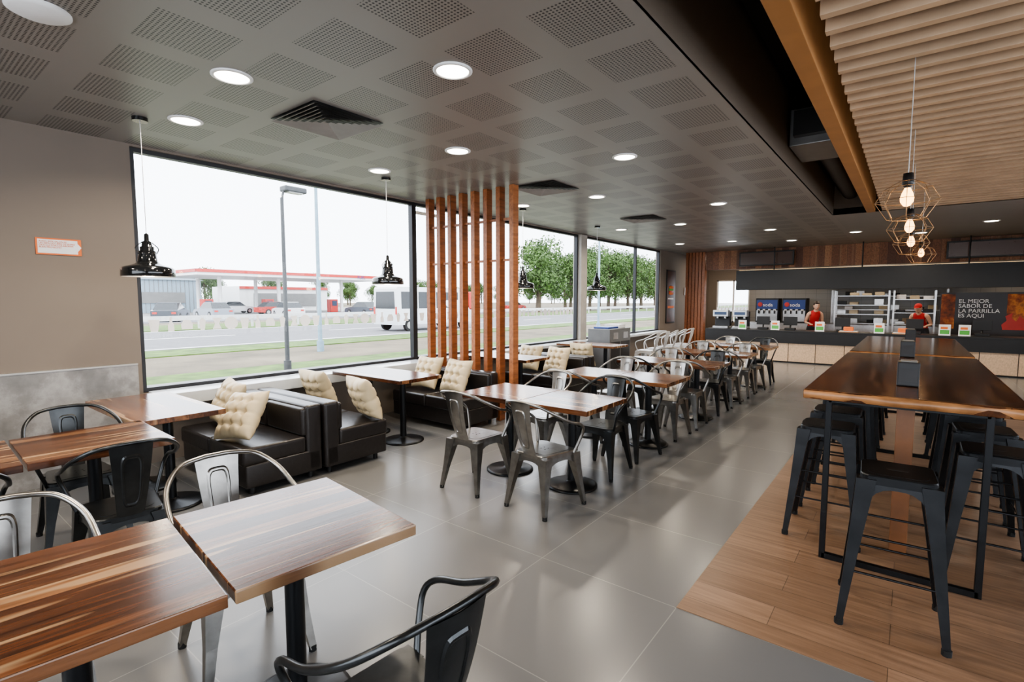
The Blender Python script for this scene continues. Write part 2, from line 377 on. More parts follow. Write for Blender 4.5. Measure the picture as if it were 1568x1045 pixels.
# vents
m=MB(); vm=M('vent_grey',(.26,.245,.225),.45)
m.box(-.31,.31,-.31,.31,-.003,0,blackp_m)
for k in range(7):
    a=.31-.044*k; b=a-.026
    for s4 in range(4):
        R=Matrix.Rotation(s4*PI/2,4,'Z')
        m.poly([R@Vector(p) for p in ((-a,-a,-.022),(a,-a,-.022),(b,-b,-.010),(-b,-b,-.010))],vm)
vent=m.mesh('air_diffuser',False)
for x,y in ((-3.8,2.45),(-3.8,5.6),(-3.84,8.75)): inst('air_diffuser',vent,(x,y,H-.001))
m=MB(); m.lathe([(.13,0),(.13,-.01),(.11,-.02),(.001,-.022)],(-3.52,.66,H),white_m,32); m.obj('ceiling_speaker')
# black pendants
m=MB(); PZ=1.79
m.lathe([(.184,0),(.188,.004),(.184,.06),(.17,.076),(.125,.090),(.085,.105),(.07,.125),(.062,.18),(.062,.205),(.05,.21),(.05,.24),(.037,.245),(.033,.28),(.018,.29),(.016,.34),(.004,.35),(.004,.352)],(0,0,0),pend_m,40)
m.lathe([(.178,-.001),(.175,.05),(.125,.083),(.05,.095)],(0,0,0),white_m,32)
m.ell((0,0,.05),(.035,.035,.045),bulb_m,12)
for a in (0,PI/2,PI,3*PI/2): m.tube([(.06*math.cos(a),.06*math.sin(a),.18),(.08*math.cos(a),.08*math.sin(a),.23),(.03*math.cos(a),.03*math.sin(a),.28)],.004,pend_m,6)
m.cyl((0,0,.35),(0,0,H-PZ),.003,whitemet_m,seg=6); m.lathe([(.055,H-PZ-.03),(.055,H-PZ)],(0,0,0),pend_m,20)
pm=m.mesh('pendant_lamp')
for x,y in ((-4.92,1.49),(-5.0,3.98),(-4.95,6.64),(-4.95,9.1)):
    o=inst('pendant_lamp',pm,(x,y,PZ-.0005))
    L=bpy.data.lights.new('bulb','POINT'); L.energy=3; L.color=(1,.8,.55); L.shadow_soft_size=.04
    lo=bpy.data.objects.new('bulb',L); scene.collection.objects.link(lo); lo.parent=o; lo.location=(0,0,-.03)
# wire cage pendants
m=MB()
R1,R2,R3=.05,.165,.10
m.lathe([(.001,.17),(.026,.17),(.03,.12),(.03,.1),(.02,.09),(.018,.08)],(0,0,0),blackp_m,16)
m.lathe([(.001,-.035),(.018,-.03),(.034,-.005),(.036,.02),(.028,.05),(.017,.075),(.015,.085)],(0,0,0),bulb_m,20)
for (r,z) in ((R1,.12),(R2,.0),(R3,-.11),(.12,.08)):
    m.tube([(r*math.cos(a*PI/4),r*math.sin(a*PI/4),z) for a in range(8)],.002,wire_m,5,curve=False,closed=True)
for k in range(8):
    a=k*PI/4; c_,s_2=math.cos(a),math.sin(a)
    m.tube([(R1*c_,R1*s_2,.12),(.12*c_,.12*s_2,.08),(R2*c_,R2*s_2,.0),(R3*c_,R3*s_2,-.11)],.0019,wire_m,5,curve=False)
m.cyl((0,0,.17),(0,0,H-2.22+.05),.003,whitemet_m,seg=6)
cage=m.mesh('wire_cage_pendant')
for x,y in ((-.05,4.1),(-.04,5.7),(-.03,7.2),(.08,9.0)):
    o=inst('wire_cage_pendant',cage,(x,y,2.22))
    L=bpy.data.lights.new('bulb','POINT'); L.energy=4; L.color=(1,.65,.33); L.shadow_soft_size=.04
    lo=bpy.data.objects.new('bulb',L); scene.collection.objects.link(lo); lo.parent=o; lo.location=(0,0,-.08)

# ---------------------------------------------------------------- slat screen
m=MB()
for k in range(8):
    x=-5.56+k*.219
    m.box(x-.034,x+.034,5.155,5.265,0.001,H-.002,slat_m,bev=.003)
for z in (.12,2.1,2.62): m.box(-5.56,-4.03,5.195,5.23,z,z+.03,slat_m)
m.obj('wood_slat_screen')

# ---------------------------------------------------------------- chairs
def chair(name,mm):
    m=MB()
    m.rprism(.31,.37,.36,.045,.415,.45,mm,inset=.006)
    m.rprism(.25,.30,.28,.05,.4505,.452,mm,seg=4)
    for k in range(4): m.cyl((-.02+.04*(k%2),-.02+.04*(k//2),.452),(-.02+.04*(k%2),-.02+.04*(k//2),.4526),.006,rubber_m,seg=8)
    for sx in (-1,1):
        for sy in (-1,1):
            wt=.155 if sy>0 else .13
            top=Vector((sx*wt,sy*.15,.43)); bot=Vector((sx*(.215 if sy>0 else .195),sy*.225-(.0),.012))
            rings=[]
            for t,w in ((0,.042),(.2,.034),(.55,.022),(1,.014)):
                p=top.lerp(bot,t)
                rings.append([p+Vector((a*w,b*w,0)) for a,b in ((-1,-1),(1,-1),(1,1),(-1,1))])
            m.loft(rings,mm,False)
            m.cyl(bot-Vector((0,0,.012)),bot+Vector((0,0,.015)),.018,rubber_m,seg=8)
    def apron(a,b):
        a=Vector(a);b=Vector(b);n=10;ra=[];rb=[]
        for k in range(n+1):
            t=k/n; p=a.lerp(b,t); d=.03+.10*abs(2*t-1)**3
            out=Vector((p.x,p.y,0)).normalized()*d*.13
            ra.append(Vector((p.x,p.y,.42))); rb.append(Vector((p.x,p.y,.42-d))+out)
        m.loft([ra,rb],mm,True,closedring=False)
    apron((-.18,.175,0),(.18,.175,0)); apron((-.155,-.175,0),(.155,-.175,0)); apron((.18,.175,0),(.155,-.175,0)); apron((-.18,.175,0),(-.155,-.175,0))
    h=[(.185,.13,.43),(.215,.155,.52),(.245,.165,.61),(.258,.11,.665),(.258,-.02,.705),(.235,-.16,.775),(.165,-.25,.835),(.07,-.278,.853)]
    path=h+[(0,-.282,.855)]+[(-x,y,z) for x,y,z in reversed(h)]
    m.tube(path,.0115,mm,8,5)
    def sp(u,v,off=0):
        z=.44+.41*v; y=-.172-.11*v-.015*math.sin(v*PI); w=.062+.034*v
        return Vector((u*w,y-.012*(1-u*u)+off,z))
    for off in (0,-.004):
        m.loft([[sp(-1+i/5,j/12,off) for i in range(11)] for j in range(13)],mm,True,closedring=False)
    for s in (-1,1): m.loft([[sp(s,j/12,0) for j in range(13)],[sp(s,j/12,-.004) for j in range(13)]],mm,False,closedring=False)
    outl=[]
    for k in range(28):
        a=2*PI*k/28; cx=math.copysign(abs(math.cos(a))**.45,math.cos(a)); cy=math.copysign(abs(math.sin(a))**.45,math.sin(a))
        outl.append((cx*.6,.5+cy*.37))
    for base,sg_ in ((0,1),(-.004,-1)):
        r0=[sp(u,v,base+sg_*.0004) for u,v in outl]; r1=[sp(u*.9,.5+(v-.5)*.95,base+sg_*.006) for u,v in outl]; r2=[sp(u*.78,.5+(v-.5)*.9,base+sg_*.006) for u,v in outl]; r3=[sp(u*.68,.5+(v-.5)*.85,base+sg_*.0006) for u,v in outl]
        m.loft([r0,r1,r2,r3],mm,False,cap0=False,cap1=False)
    return m.mesh(name,False)
ch_g=chair('dining_chair_gunmetal',gun_m); ch_b=chair('dining_chair_black',gunb_m); ch_w=chair('dining_chair_light',whitemet_m)
inst('dining_chair',ch_b,(-1.115,.875,0),86)
inst('dining_chair',ch_g,(-2.33,1.0,0),-96)
inst('dining_chair',ch_g,(-2.38,.25,0),-96)
inst('dining_chair',ch_b,(-3.45,.86,0),86)
inst('dining_chair',ch_b,(-4.36,.86,0),-92)
inst('dining_chair',ch_b,(-3.45,.15,0),88)
# ---------------------------------------------------------------- tables
def table(name,w,d,wm,legs=((0,0),),t=.04,h=.75,baser=.23):
    m=MB(); m.box(-w/2,w/2,-d/2,d/2,h-t,h,wm,bev=.004)
    for x,y in legs:
        m.cyl((x,y,.02),(x,y,h-t-.012),.036,black_m,seg=20)
        m.lathe([(.001,.0),(baser,0),(baser,.012),(baser*.9,.02),(.06,.03),(.04,.05)],(x,y,0),black_m,32)
        m.box(x-.2,x+.2,y-.02,y+.02,h-t-.014,h-t-.0005,black_m); m.box(x-.02,x+.02,y-.2,y+.2,h-t-.014,h-t-.0005,black_m)
    return m.mesh(name)
tb=table('dining_table',.745,.63,table_m,baser=.21)
inst('dining_table',tb,(-1.845,.986,0),-6.7); inst('dining_table',tb,(-1.922,.342,0),-6.9)
tb3=table('dining_table_c',.72,.67,table_m,baser=.21)
inst('dining_table',tb3,(-3.92,.845,0),-2); inst('dining_table',tb3,(-3.95,.16,0),-2)
tlong=table('dining_table_long',1.24,.6,tableX_m,legs=((.3,0),(-.3,0)))
inst('dining_table',tlong,(-4.82,1.44,0),0)
inst('dining_table',tlong,(-4.80,3.76,0),0)
inst('dining_table',tlong,(-4.85,6.05,0),0); inst('dining_table',tlong,(-4.85,8.75,0),0)
tr=table('dining_table_sq',.675,.70,tableX_m,baser=.22)
for k in range(5):
    Y0=3.72+1.62*k
    for j,X0 in enumerate((-2.92,-2.24)):
        inst('dining_table',tr,(X0,Y0,0),random.uniform(-1,1)*.3)
        inst('dining_chair',ch_g if (k+j)%4!=2 else ch_b,(X0+random.uniform(-.03,.12)*(k==0)+.03,Y0-.50,0),random.uniform(-7,7))
        inst('dining_chair',ch_g if (k*2+j)%4!=1 else ch_b,(X0+.02,Y0+.50,0),180+random.uniform(-8,8))
for k in range(5): inst('dining_chair',ch_w,(-4.75,11.15+.58*k,0),random.uniform(80,100))

# ---------------------------------------------------------------- sofas
def sofa(name,w=1.28,d=.70):
    m=MB(); hb=.67
    m.box(-w/2,w/2,-d/2+.005,d/2-.02,.07,.26,leather_m,bev=.015,seg=3)
    m.box(-w/2,w/2,-d/2,-d/2+.15,.07,hb,leather_m,bev=.03,seg=4)
    for s in (-1,1):
        x0,x1=(-w/2+.004,-.004) if s<0 else (.004,w/2-.004)
        m.box(x0,x1,-d/2+.15,d/2,.25,.40,leather_m,bev=.032,seg=4)
        m.box(x0+.005,x1-.005,-d/2+.12,-d/2+.19,.40,hb-.02,leather_m,bev=.03,seg=4)
    for x in (-w/2+.08,w/2-.08):
        for y in (-d/2+.08,d/2-.1): m.cyl((x,y,0),(x,y,.075),.022,blackp_m,seg=10)
    return m.mesh(name)
sf=sofa('leather_sofa')
SX=-4.79
inst('leather_sofa',sf,(SX,2.18,0),180); inst('leather_sofa',sf,(SX+.02,2.90,0),0)
inst('leather_sofa',sf,(SX-.02,4.72,0),180)
inst('leather_sofa',sf,(SX+.03,7.0,0),180); inst('leather_sofa',sf,(SX+.03,7.74,0),0)
def pillow(name):
    m=MB(); n=34; top=[];bot=[]
    for j in range(n+1):
        rt=[];rb=[]
        for i in range(n+1):
            u=-1+2*i/n; v=-1+2*j/n
            x=.225*u*(1-.10*(abs(u))*(1-abs(v))); y=.225*v*(1-.10*(1-abs(u))*abs(v))
            t=.10*max(0,(1-abs(u)**2.8))**.55*max(0,(1-abs(v)**2.8))**.55; base=t
            for bu in (-.5,0,.5):
                for bv in (-.5,0,.5):
                    t-=.045*math.exp(-((u-bu)**2+(v-bv)**2)/.012)*(base/.10)
            for q in (-.5,0,.5):
                t-=.014*(math.exp(-((u-q)**2)/.003)+math.exp(-((v-q)**2)/.003))*(base/.10)
            rt.append(Vector((x,y,t))); rb.append(Vector((x,y,-t)))
        top.append(rt);bot.append(rb)
    m.loft(top,cream_m,True,closedring=False); m.loft(bot,cream_m,True,closedring=False)
    bmesh.ops.remove_doubles(m.bm,verts=m.bm.verts,dist=1e-4)
    for bu in (-.5,0,.5):
        for bv in (-.5,0,.5): m.ell((bu*.213,bv*.213,.045),(.010,.010,.006),cream_m,8)
    return m.mesh(name)
pw=pillow('throw_pillow')
def pil(x,y,z,rx,rz,rr=0): 
    inst('throw_pillow',pw,(x,y,z),rot=(math.radians(rx),math.radians(rr),math.radians(rz)))
pil(-5.10,2.13,.625,66,-6,4); pil(-4.50,1.99,.61,56,14,-6)
pil(-5.2,3.14,.62,114,5); pil(-4.32,3.11,.62,112,-10)
pil(-5.1,4.69,.63,66,2); pil(-4.55,4.68,.63,66,-4)
pil(-5.05,6.97,.63,66,2); pil(-4.5,6.97,.63,66,-4); pil(-4.6,7.97,.63,112,4)

# ---------------------------------------------------------------- bar tables + stools
def bartable(y0,y1):
    m=MB(); x0,x1=-.48,.50; z1=1.07; z0=1.015
    m.box(x0,x1,y0+.02,y1,z0,z1,bar_m,bev=.006)
    nn=24; ra=[];rb=[];rc=[]
    for k in range(nn+1):
        t=k/nn; x=x0+.004+(x1-x0-.008)*t; w=.012*math.sin(t*9)+.006*math.sin(t*23+1)
        ra.append(Vector((x,y0+.03,z1+.0005))); rb.append(Vector((x,y0+w,z1-.012))); rc.append(Vector((x,y0+w+.012,z0+.004)))
    m.loft([ra,rb,rc,[Vector((p.x,y0+.03,z0+.001)) for p in rc]],edge_m,True,closedring=False)
    f=.032
    for yy in (y0+.17,y1-.25):
        for x in (-.36,.36): m.box(x-f/2,x+f/2,yy-f/2,yy+f/2,0.006,z0,black_m,bev=.003)
        m.box(-.36,.36,yy-f/2,yy+f/2,.006,.006+f,black_m); m.box(-.36,.36,yy-f/2,yy+f/2,z0-f,z0,black_m)
    for x in (-.36,.36): m.box(x-f/2,x+f/2,y0+.17,y1-.25,z0-f,z0-.001,black_m)
    yc=y0+.5
    m.box(-.035,.055,yc,yc+.09,0.005,z0,M('post_wood',(.20,.085,.035),.4,nscale=5,namt=.3),bev=.004)
    m.box(-.02,.04,yc+.09,y1-.3,.3,.36,black_m)
    return m.obj('bar_table')
bartable(3.43,6.2); bartable(6.36,9.2)
def stool(name):
    m=MB(); h=.755
    m.rprism(.30,.30,.30,.045,h-.045,h,stoolm,inset=.006)
    m.rprism(.24,.24,.24,.05,h+.0005,h+.0015,stoolm)
    m.rprism(.085,.085,.028,.013,h+.0016,h+.002,blackp_m)
    for sx in (-1,1):
        for sy in (-1,1):
            top=Vector((sx*.125,sy*.125,h-.02)); bot=Vector((sx*.205,sy*.205,.012)); rings=[]
            for t,w in ((0,.04),(.15,.034),(.5,.024),(1,.015)):
                p=top.lerp(bot,t); rings.append([p+Vector((a*w,b*w,0)) for a,b in ((-1,-1),(1,-1),(1,1),(-1,1))])
            m.loft(rings,stoolm,False); m.cyl(bot-Vector((0,0,.012)),bot+Vector((0,0,.015)),.02,rubber_m,seg=8)
    def at(sx,sy,z): t=(h-.02-z)/(h-.032); return Vector((sx*(.125+.08*t),sy*(.125+.08*t),z))
    for z,prs in ((.27,'xy'),(.45,'x')):
        for sgn in (-1,1):
            m.cyl(at(-1,sgn,z),at(1,sgn,z),.006,stoolm,seg=8)
            if 'y' in prs: m.cyl(at(sgn,-1,z-.03),at(sgn,1,z-.03),.006,stoolm,seg=8)
    for s4 in range(4):
        R=Matrix.Rotation(s4*PI/2,4,'Z'); ra=[];rb=[]
        for k in range(11):
            t=k/10; x=-.14+.28*t; d=.03+.12*abs(2*t-1)**3
            ra.append(R@Vector((x,-.148,h-.03))); rb.append(R@Vector((x,-.148-d*.1,h-.03-d)))
        m.loft([ra,rb],stoolm,True,closedring=False)
    return m.mesh(name,False)
st=stool('bar_stool')
inst('bar_stool',st,(-.01,3.11,.0045),3)
for y in (4.02,4.62,5.25,5.9,6.9,7.6,8.3): inst('bar_stool',st,(-.40,y,.0045),random.uniform(-5,5))
for y in (3.88,4.5,5.12,5.8,6.8,7.5,8.3): inst('bar_stool',st,(.42,y,.0045),random.uniform(-5,5))
def holder(x,y,z):
    m=MB(); m.box(x-.055,x+.055,y-.06,y+.06,z,z+.15,blackp_m,bev=.008); m.box(x-.045,x+.045,y-.061,y-.058,z+.03,z+.11,M('holder_face',(.04,.04,.042),.6,.1))
    m.box(x-.04,x+.04,y-.045,y+.045,z+.15,z+.157,M('napkin_paper',(.25,.24,.22),.9))
    for k,(a,b) in enumerate(((-.03,.07),(.03,.075))): m.lathe([(.02,0),(.022,.09),(.012,.12),(.014,.15),(.001,.155)],(x+a,y+b+.02,z),blackp_m,12)
    return m.obj('napkin_dispenser')
holder(.01,3.98,1.071); holder(.0,6.0,1.071); holder(.02,8.4,1.071)

# ---------------------------------------------------------------- service counter
m=MB()
CY0,CY1=14.5,15.25; CX0=-4.47; CT=.82
m.box(CX0,XR-.02,CY0,CY1,CT-.04,CT,blackp_m,bev=.004)
m.box(CX0,XR-.02,CY0+.005,CY0+.04,.50,CT-.04,blackp_m)
m.box(CX0+.02,XR-.02,CY0+.03,CY1-.03,.04,CT-.04,cfront_m)
m.box(CX0+.02,XR-.02,CY0+.05,CY1-.04,0.001,.05,blackp_m)
m.obj('service_counter')
m=MB(); m.box(-4.95,XR-.02,15.95,16.05,2.5,H-.002,fascia_m); m.obj('fascia_panel')
m=MB(); m.box(-3.95,XR-.03,15.45,15.6,1.88,2.43,blackp_m,bev=.005)
for x in (-3,-1,1,3): m.cyl((x,15.55,2.42),(x,15.55,H-.001),.015,black_m)
m.box(-3.9,XR-.05,15.56,15.6,2.431,2.44,warmstrip_m); m.obj('menu_canopy')
for x0,x1 in ((-3.95,-2.55),(.6,2.3)):
    m=MB(); m.box(x0,x1,15.70,15.78,2.56,2.96,blackp_m,bev=.008); m.box(x0+.04,x1-.04,15.695,15.70,2.6,2.92,M('menu_dark',(.015,.012,.012),.2,emis=(.06,.03,.02),es=.3))
    m.box(x0+.2,x0+.24,15.78,15.95,2.7,2.8,black_m); m.box(x1-.24,x1-.2,15.78,15.95,2.7,2.8,black_m)
    m.obj('menu_board')
m=MB(); 
for k in range(6): m.box(-5.55+.1*k,-5.55+.1*k+.08,15.9,16.1,0.001,H-.002,slat_m,bev=.004)
m.box(-5.5,-5.0,15.95,16.05,0.001,H-.003,fascia_m); m.obj('wood_clad_pillar')
# poster
m=MB(); m.box(XW+.001,XW+.03,14.95,15.65,.9,2.5,blackp_m,bev=.004); m.box(XW+.03,XW+.032,14.99,15.61,.94,2.46,M('poster_print',(.07,.025,.015),.4,nscale=3,namt=.8))
m.box(XW+.032,XW+.034,15.05,15.55,1.35,1.42,orange_m); m.box(XW+.032,XW+.034,15.05,15.5,1.62,1.66,white_m)
for z,c,r in ((1.98,orange_m,.2),(1.9,green_m,.21),(1.86,red_m,.19),(1.8,orange_m,.2)): m.ell((XW+.036,15.3,z),(.012,r,.05),c,14)
m.obj('menu_poster')
m=MB(); m.box(XW+.001,XW+.03,16.5,17.0,1.75,2.0,white_m); m.box(XW+.03,XW+.032,16.55,16.95,1.8,1.88,orange_m); m.obj('wall_notice')
# wall sign at left
m=MB(); m.box(XW+.001,XW+.008,.96,1.26,1.985,2.125,orange_m); m.box(XW+.008,XW+.0095,.972,1.235,1.997,2.113,white_m)
m.extr([(1.235,2.02),(1.26,2.055),(1.235,2.09)],'X',XW+.0096,XW+.0102,white_m)
sg=m.obj('wall_sign')
text(sg,"AVISO: ESTE SALON ES\nUN ESPACIO LIBRE DE HUMO\nGRACIAS POR COLABORAR\nBUEN PROVECHO",(XW+.0105,.98,2.09),(PI/2,0,PI/2),.018,orange_m)
# feature sign: chalk-style lettering between food-print panels
m=MB(); m.box(.58,4.3,16.5,16.56,.3,1.78,M('sign_black',(.014,.009,.008),.35),bev=.004)
def flame(cx,cz,w,h,mm,y,fl=1):
    P=[(-.5,0),(.5,0),(.55,.3),(.35,.55),(.42,.8),(.15,1.0),(.18,.7),(0,.5),(-.12,.85),(-.3,.6),(-.5,.35)]
    m.poly([(cx+fl*p*w,y,cz+q*h) for p,q in P],mm)
gp=NG('food_print'); pv=gp.obj(); pn=gp.noise(pv,3.5,6,.6)
gp.bsdf(gp.ramp(pn,[(.35,(.03,.008,.004)),(.5,(.30,.07,.015)),(.6,(.65,.24,.05)),(.72,(.12,.03,.012))]),.5); food_m=gp.m
m.box(.60,.86,16.494,16.499,.9,1.74,food_m); m.box(1.78,2.6,16.494,16.499,.9,1.74,food_m)
for x,z,w,h,f in ((1.95,.9,.45,.4,-1),(3.0,.95,.6,.6,1)): flame(x,z,w,h,red_m,16.492,f)
sb=m.obj('feature_sign')
text(sb,"EL MEJOR\nSABOR DE\nLA PARRILLA\nES AQUI",(.92,16.485,1.53),(PI/2,0,0),.13,white_m,extr=.004)
# counter items
def flyer(x,y):
    m=MB(); z=CT+.001
    m.box(x-.1,x+.1,y-.03,y+.03,z,z+.012,white_m)
    m.box(x-.1,x+.1,y-.006,y+.006,z+.012,z+.24,white_m)
    m.box(x-.08,x+.08,y-.009,y-.006,z+.03,z+.12,green_m); m.box(x-.07,x+.05,y-.009,y-.006,z+.14,z+.19,orange_m)
    m.obj('menu_stand')
for x in (-3.55,-2.75,-1.75,-.55,.62,.95): flyer(x,14.68)
def pos_(x,y):
    m=MB(); z=CT+.001
    m.box(x-.12,x+.12,y-.1,y+.1,z,z+.05,blackp_m,bev=.006); m.cyl((x,y,z+.05),(x,y+.03,z+.14),.02,blackp_m)
    m.box(x-.16,x+.16,y-.02,y+.01,z+.12,z+.34,blackp_m,bev=.006,X=None); m.box(x-.145,x+.145,y+.01,y+.012,z+.135,z+.325,screen_m)
    m.obj('cash_register')
for x in (-3.1,-2.45,-1.3,.1,1.25): pos_(x,14.98)
def tray(x,y):
    m=MB(); z=CT+.001; m.rprism(.4,.4,.28,.04,z,z+.02,M('tray_brown',(.35,.2,.1),.5),cx=x,cy=y); m.rprism(.37,.37,.25,.04,z+.02,z+.03,white_m,cx=x,cy=y)
    m.box(x-.1,x+.1,y-.06,y+.06,z+.03,z+.13,orange_m,bev=.02)
    m.obj('serving_tray')
tray(-.1,14.72); tray(-1.15,14.72)
def coffee(x,y,w=.4):
    m=MB(); z=CT+.001
    m.box(x-w/2,x+w/2,y-.2,y+.2,z,z+.06,steel_m,bev=.006); m.box(x-w/2,x+w/2,y,y+.2,z+.06,z+.46,blackp_m,bev=.01)
    m.box(x-w/2,x+w/2,y-.2,y+.02,z+.32,z+.5,steel_m,bev=.012)
    for k in (-.1,.1):
        m.cyl((x+k,y-.1,z+.32),(x+k,y-.1,z+.26),.03,steel_m); m.cyl((x+k,y-.1,z+.27),(x+k,y-.26,z+.25),.012,blackp_m)
    m.box(x-w/2+.04,x+w/2-.04,y-.202,y-.2,z+.37,z+.45,screen_m); 
    for k in range(4): m.lathe([(.025,0),(.032,.07)],(x-.14+.09*k,y+.05,z+.5),white_m,10)
    m.obj('coffee_machine')
coffee(-4.15,14.95); coffee(-3.66,15.0,.36)
m=MB(); m.box(-4.2,XR-.02,17.4,18.1,.05,.9,steel_m,bev=.005); m.box(-4.2,XR-.02,17.45,18.05,.001,.05,blackp_m); m.obj('back_counter')
def fridge(x0,x1):
    m=MB(); y0,y1,z0=17.45,18.0,.901
    m.box(x0,x1,y0+.02,y1,z0,z0+.75,blackp_m,bev=.01); m.box(x0+.03,x1-.03,y0,y0+.02,z0+.42,z0+.7,blue_m)
    m.box(x0+.03,x1-.03,y0+.005,y0+.02,z0+.05,z0+.38,steel_m)
    for k in range(4):
        xx=x0+.1+(x1-x0-.2)*k/3; m.cyl((xx,y0-.06,z0+.38),(xx,y0-.06,z0+.28),.018,blackp_m); m.box(xx-.03,xx+.03,y0-.05,y0+.02,z0+.36,z0+.42,white_m)
    m.ell((x0+(x1-x0)*.2,y0-.002,z0+.56),(.07,.004,.07),red_m,14)
    o=m.obj('drink_dispenser'); text(o,"soda",((x0+(x1-x0)*.32),y0-.004,z0+.5),(PI/2,0,0),.15,white_m)
fridge(-3.85,-3.2); fridge(-3.1,-2.45)
def rack(x0,x1,y0,y1,z1,levels):
    m=MB()
    for x in (x0,x1):
        for y in (y0,y1): m.box(x-.018,x+.018,y-.018,y+.018,0.001,z1,steel_m)
    for z in levels:
        m.box(x0,x1,y0,y1,z,z+.02,steel_m)
        n=int((x1-x0)/.28)
        for k in range(n):
            xx=x0+.05+k*.28; c=random.choice([white_m,cream_m,steel_m,blackp_m,cream_m,steel_m])
            if random.random()<.75:
                hh=random.uniform(.06,.16); m.box(xx,xx+.2,y0+.05,y0+.28,z+.021,z+.021+hh,c,bev=.008)
    m.obj('kitchen_shelf')
rack(-1.65,-.45,16.7,17.1,1.85,(.5,.95,1.2,1.45,1.7)); rack(-.35,.5,16.9,17.3,1.85,(.5,.95,1.25,1.6))
rack(-1.9,.8,18.4,18.8,1.9,(.9,1.3,1.7))
m=MB(); m.box(-2.3,1.5,17.3,18.6,2.0,2.4,steel_m,bev=.02); m.box(-2.2,1.4,17.35,17.4,2.0,1.99,warmstrip_m); m.obj('range_hood')
for x,y in ((-3.3,17),(-1,16.4),(-1,18),(1.2,16.3),(-4.9,17.5),(3,17)):
    m=MB(); m.box(x-.3,x+.3,y-.08,y+.08,H-.035,H-.001,white_m); m.box(x-.28,x+.28,y-.06,y+.06,H-.04,H-.035,panel_m); o=m.obj('ceiling_light_panel')
    L=bpy.data.lights.new('lamp','AREA'); L.shape='RECTANGLE'; L.size=.55; L.size_y=.12; L.energy=20; L.color=(1,.83,.64)
    lo=bpy.data.objects.new('lamp',L); scene.collection.objects.link(lo); lo.parent=o; lo.location=(0,0,-.01)
m=MB()
m.box(-5.5,-4.97,9.75,10.75,.05,.98,M('station_grey',(.13,.13,.13),.4),bev=.01); m.box(-5.47,-5.0,9.8,10.7,0.001,.05,blackp_m)
m.box(-4.972,-4.965,9.8,10.22,.12,.7,blackp_m); m.box(-4.972,-4.965,10.28,10.7,.12,.7,blackp_m)
m.box(-4.972,-4.962,9.9,10.12,.76,.9,steel_m); m.box(-4.972,-4.962,10.38,10.6,.76,.9,steel_m)
m.box(-5.42,-5.05,9.85,10.3,.981,1.02,blue_m,bev=.01); m.box(-5.42,-5.05,10.35,10.65,.981,1.06,white_m,bev=.01)
m.obj('waste_station')

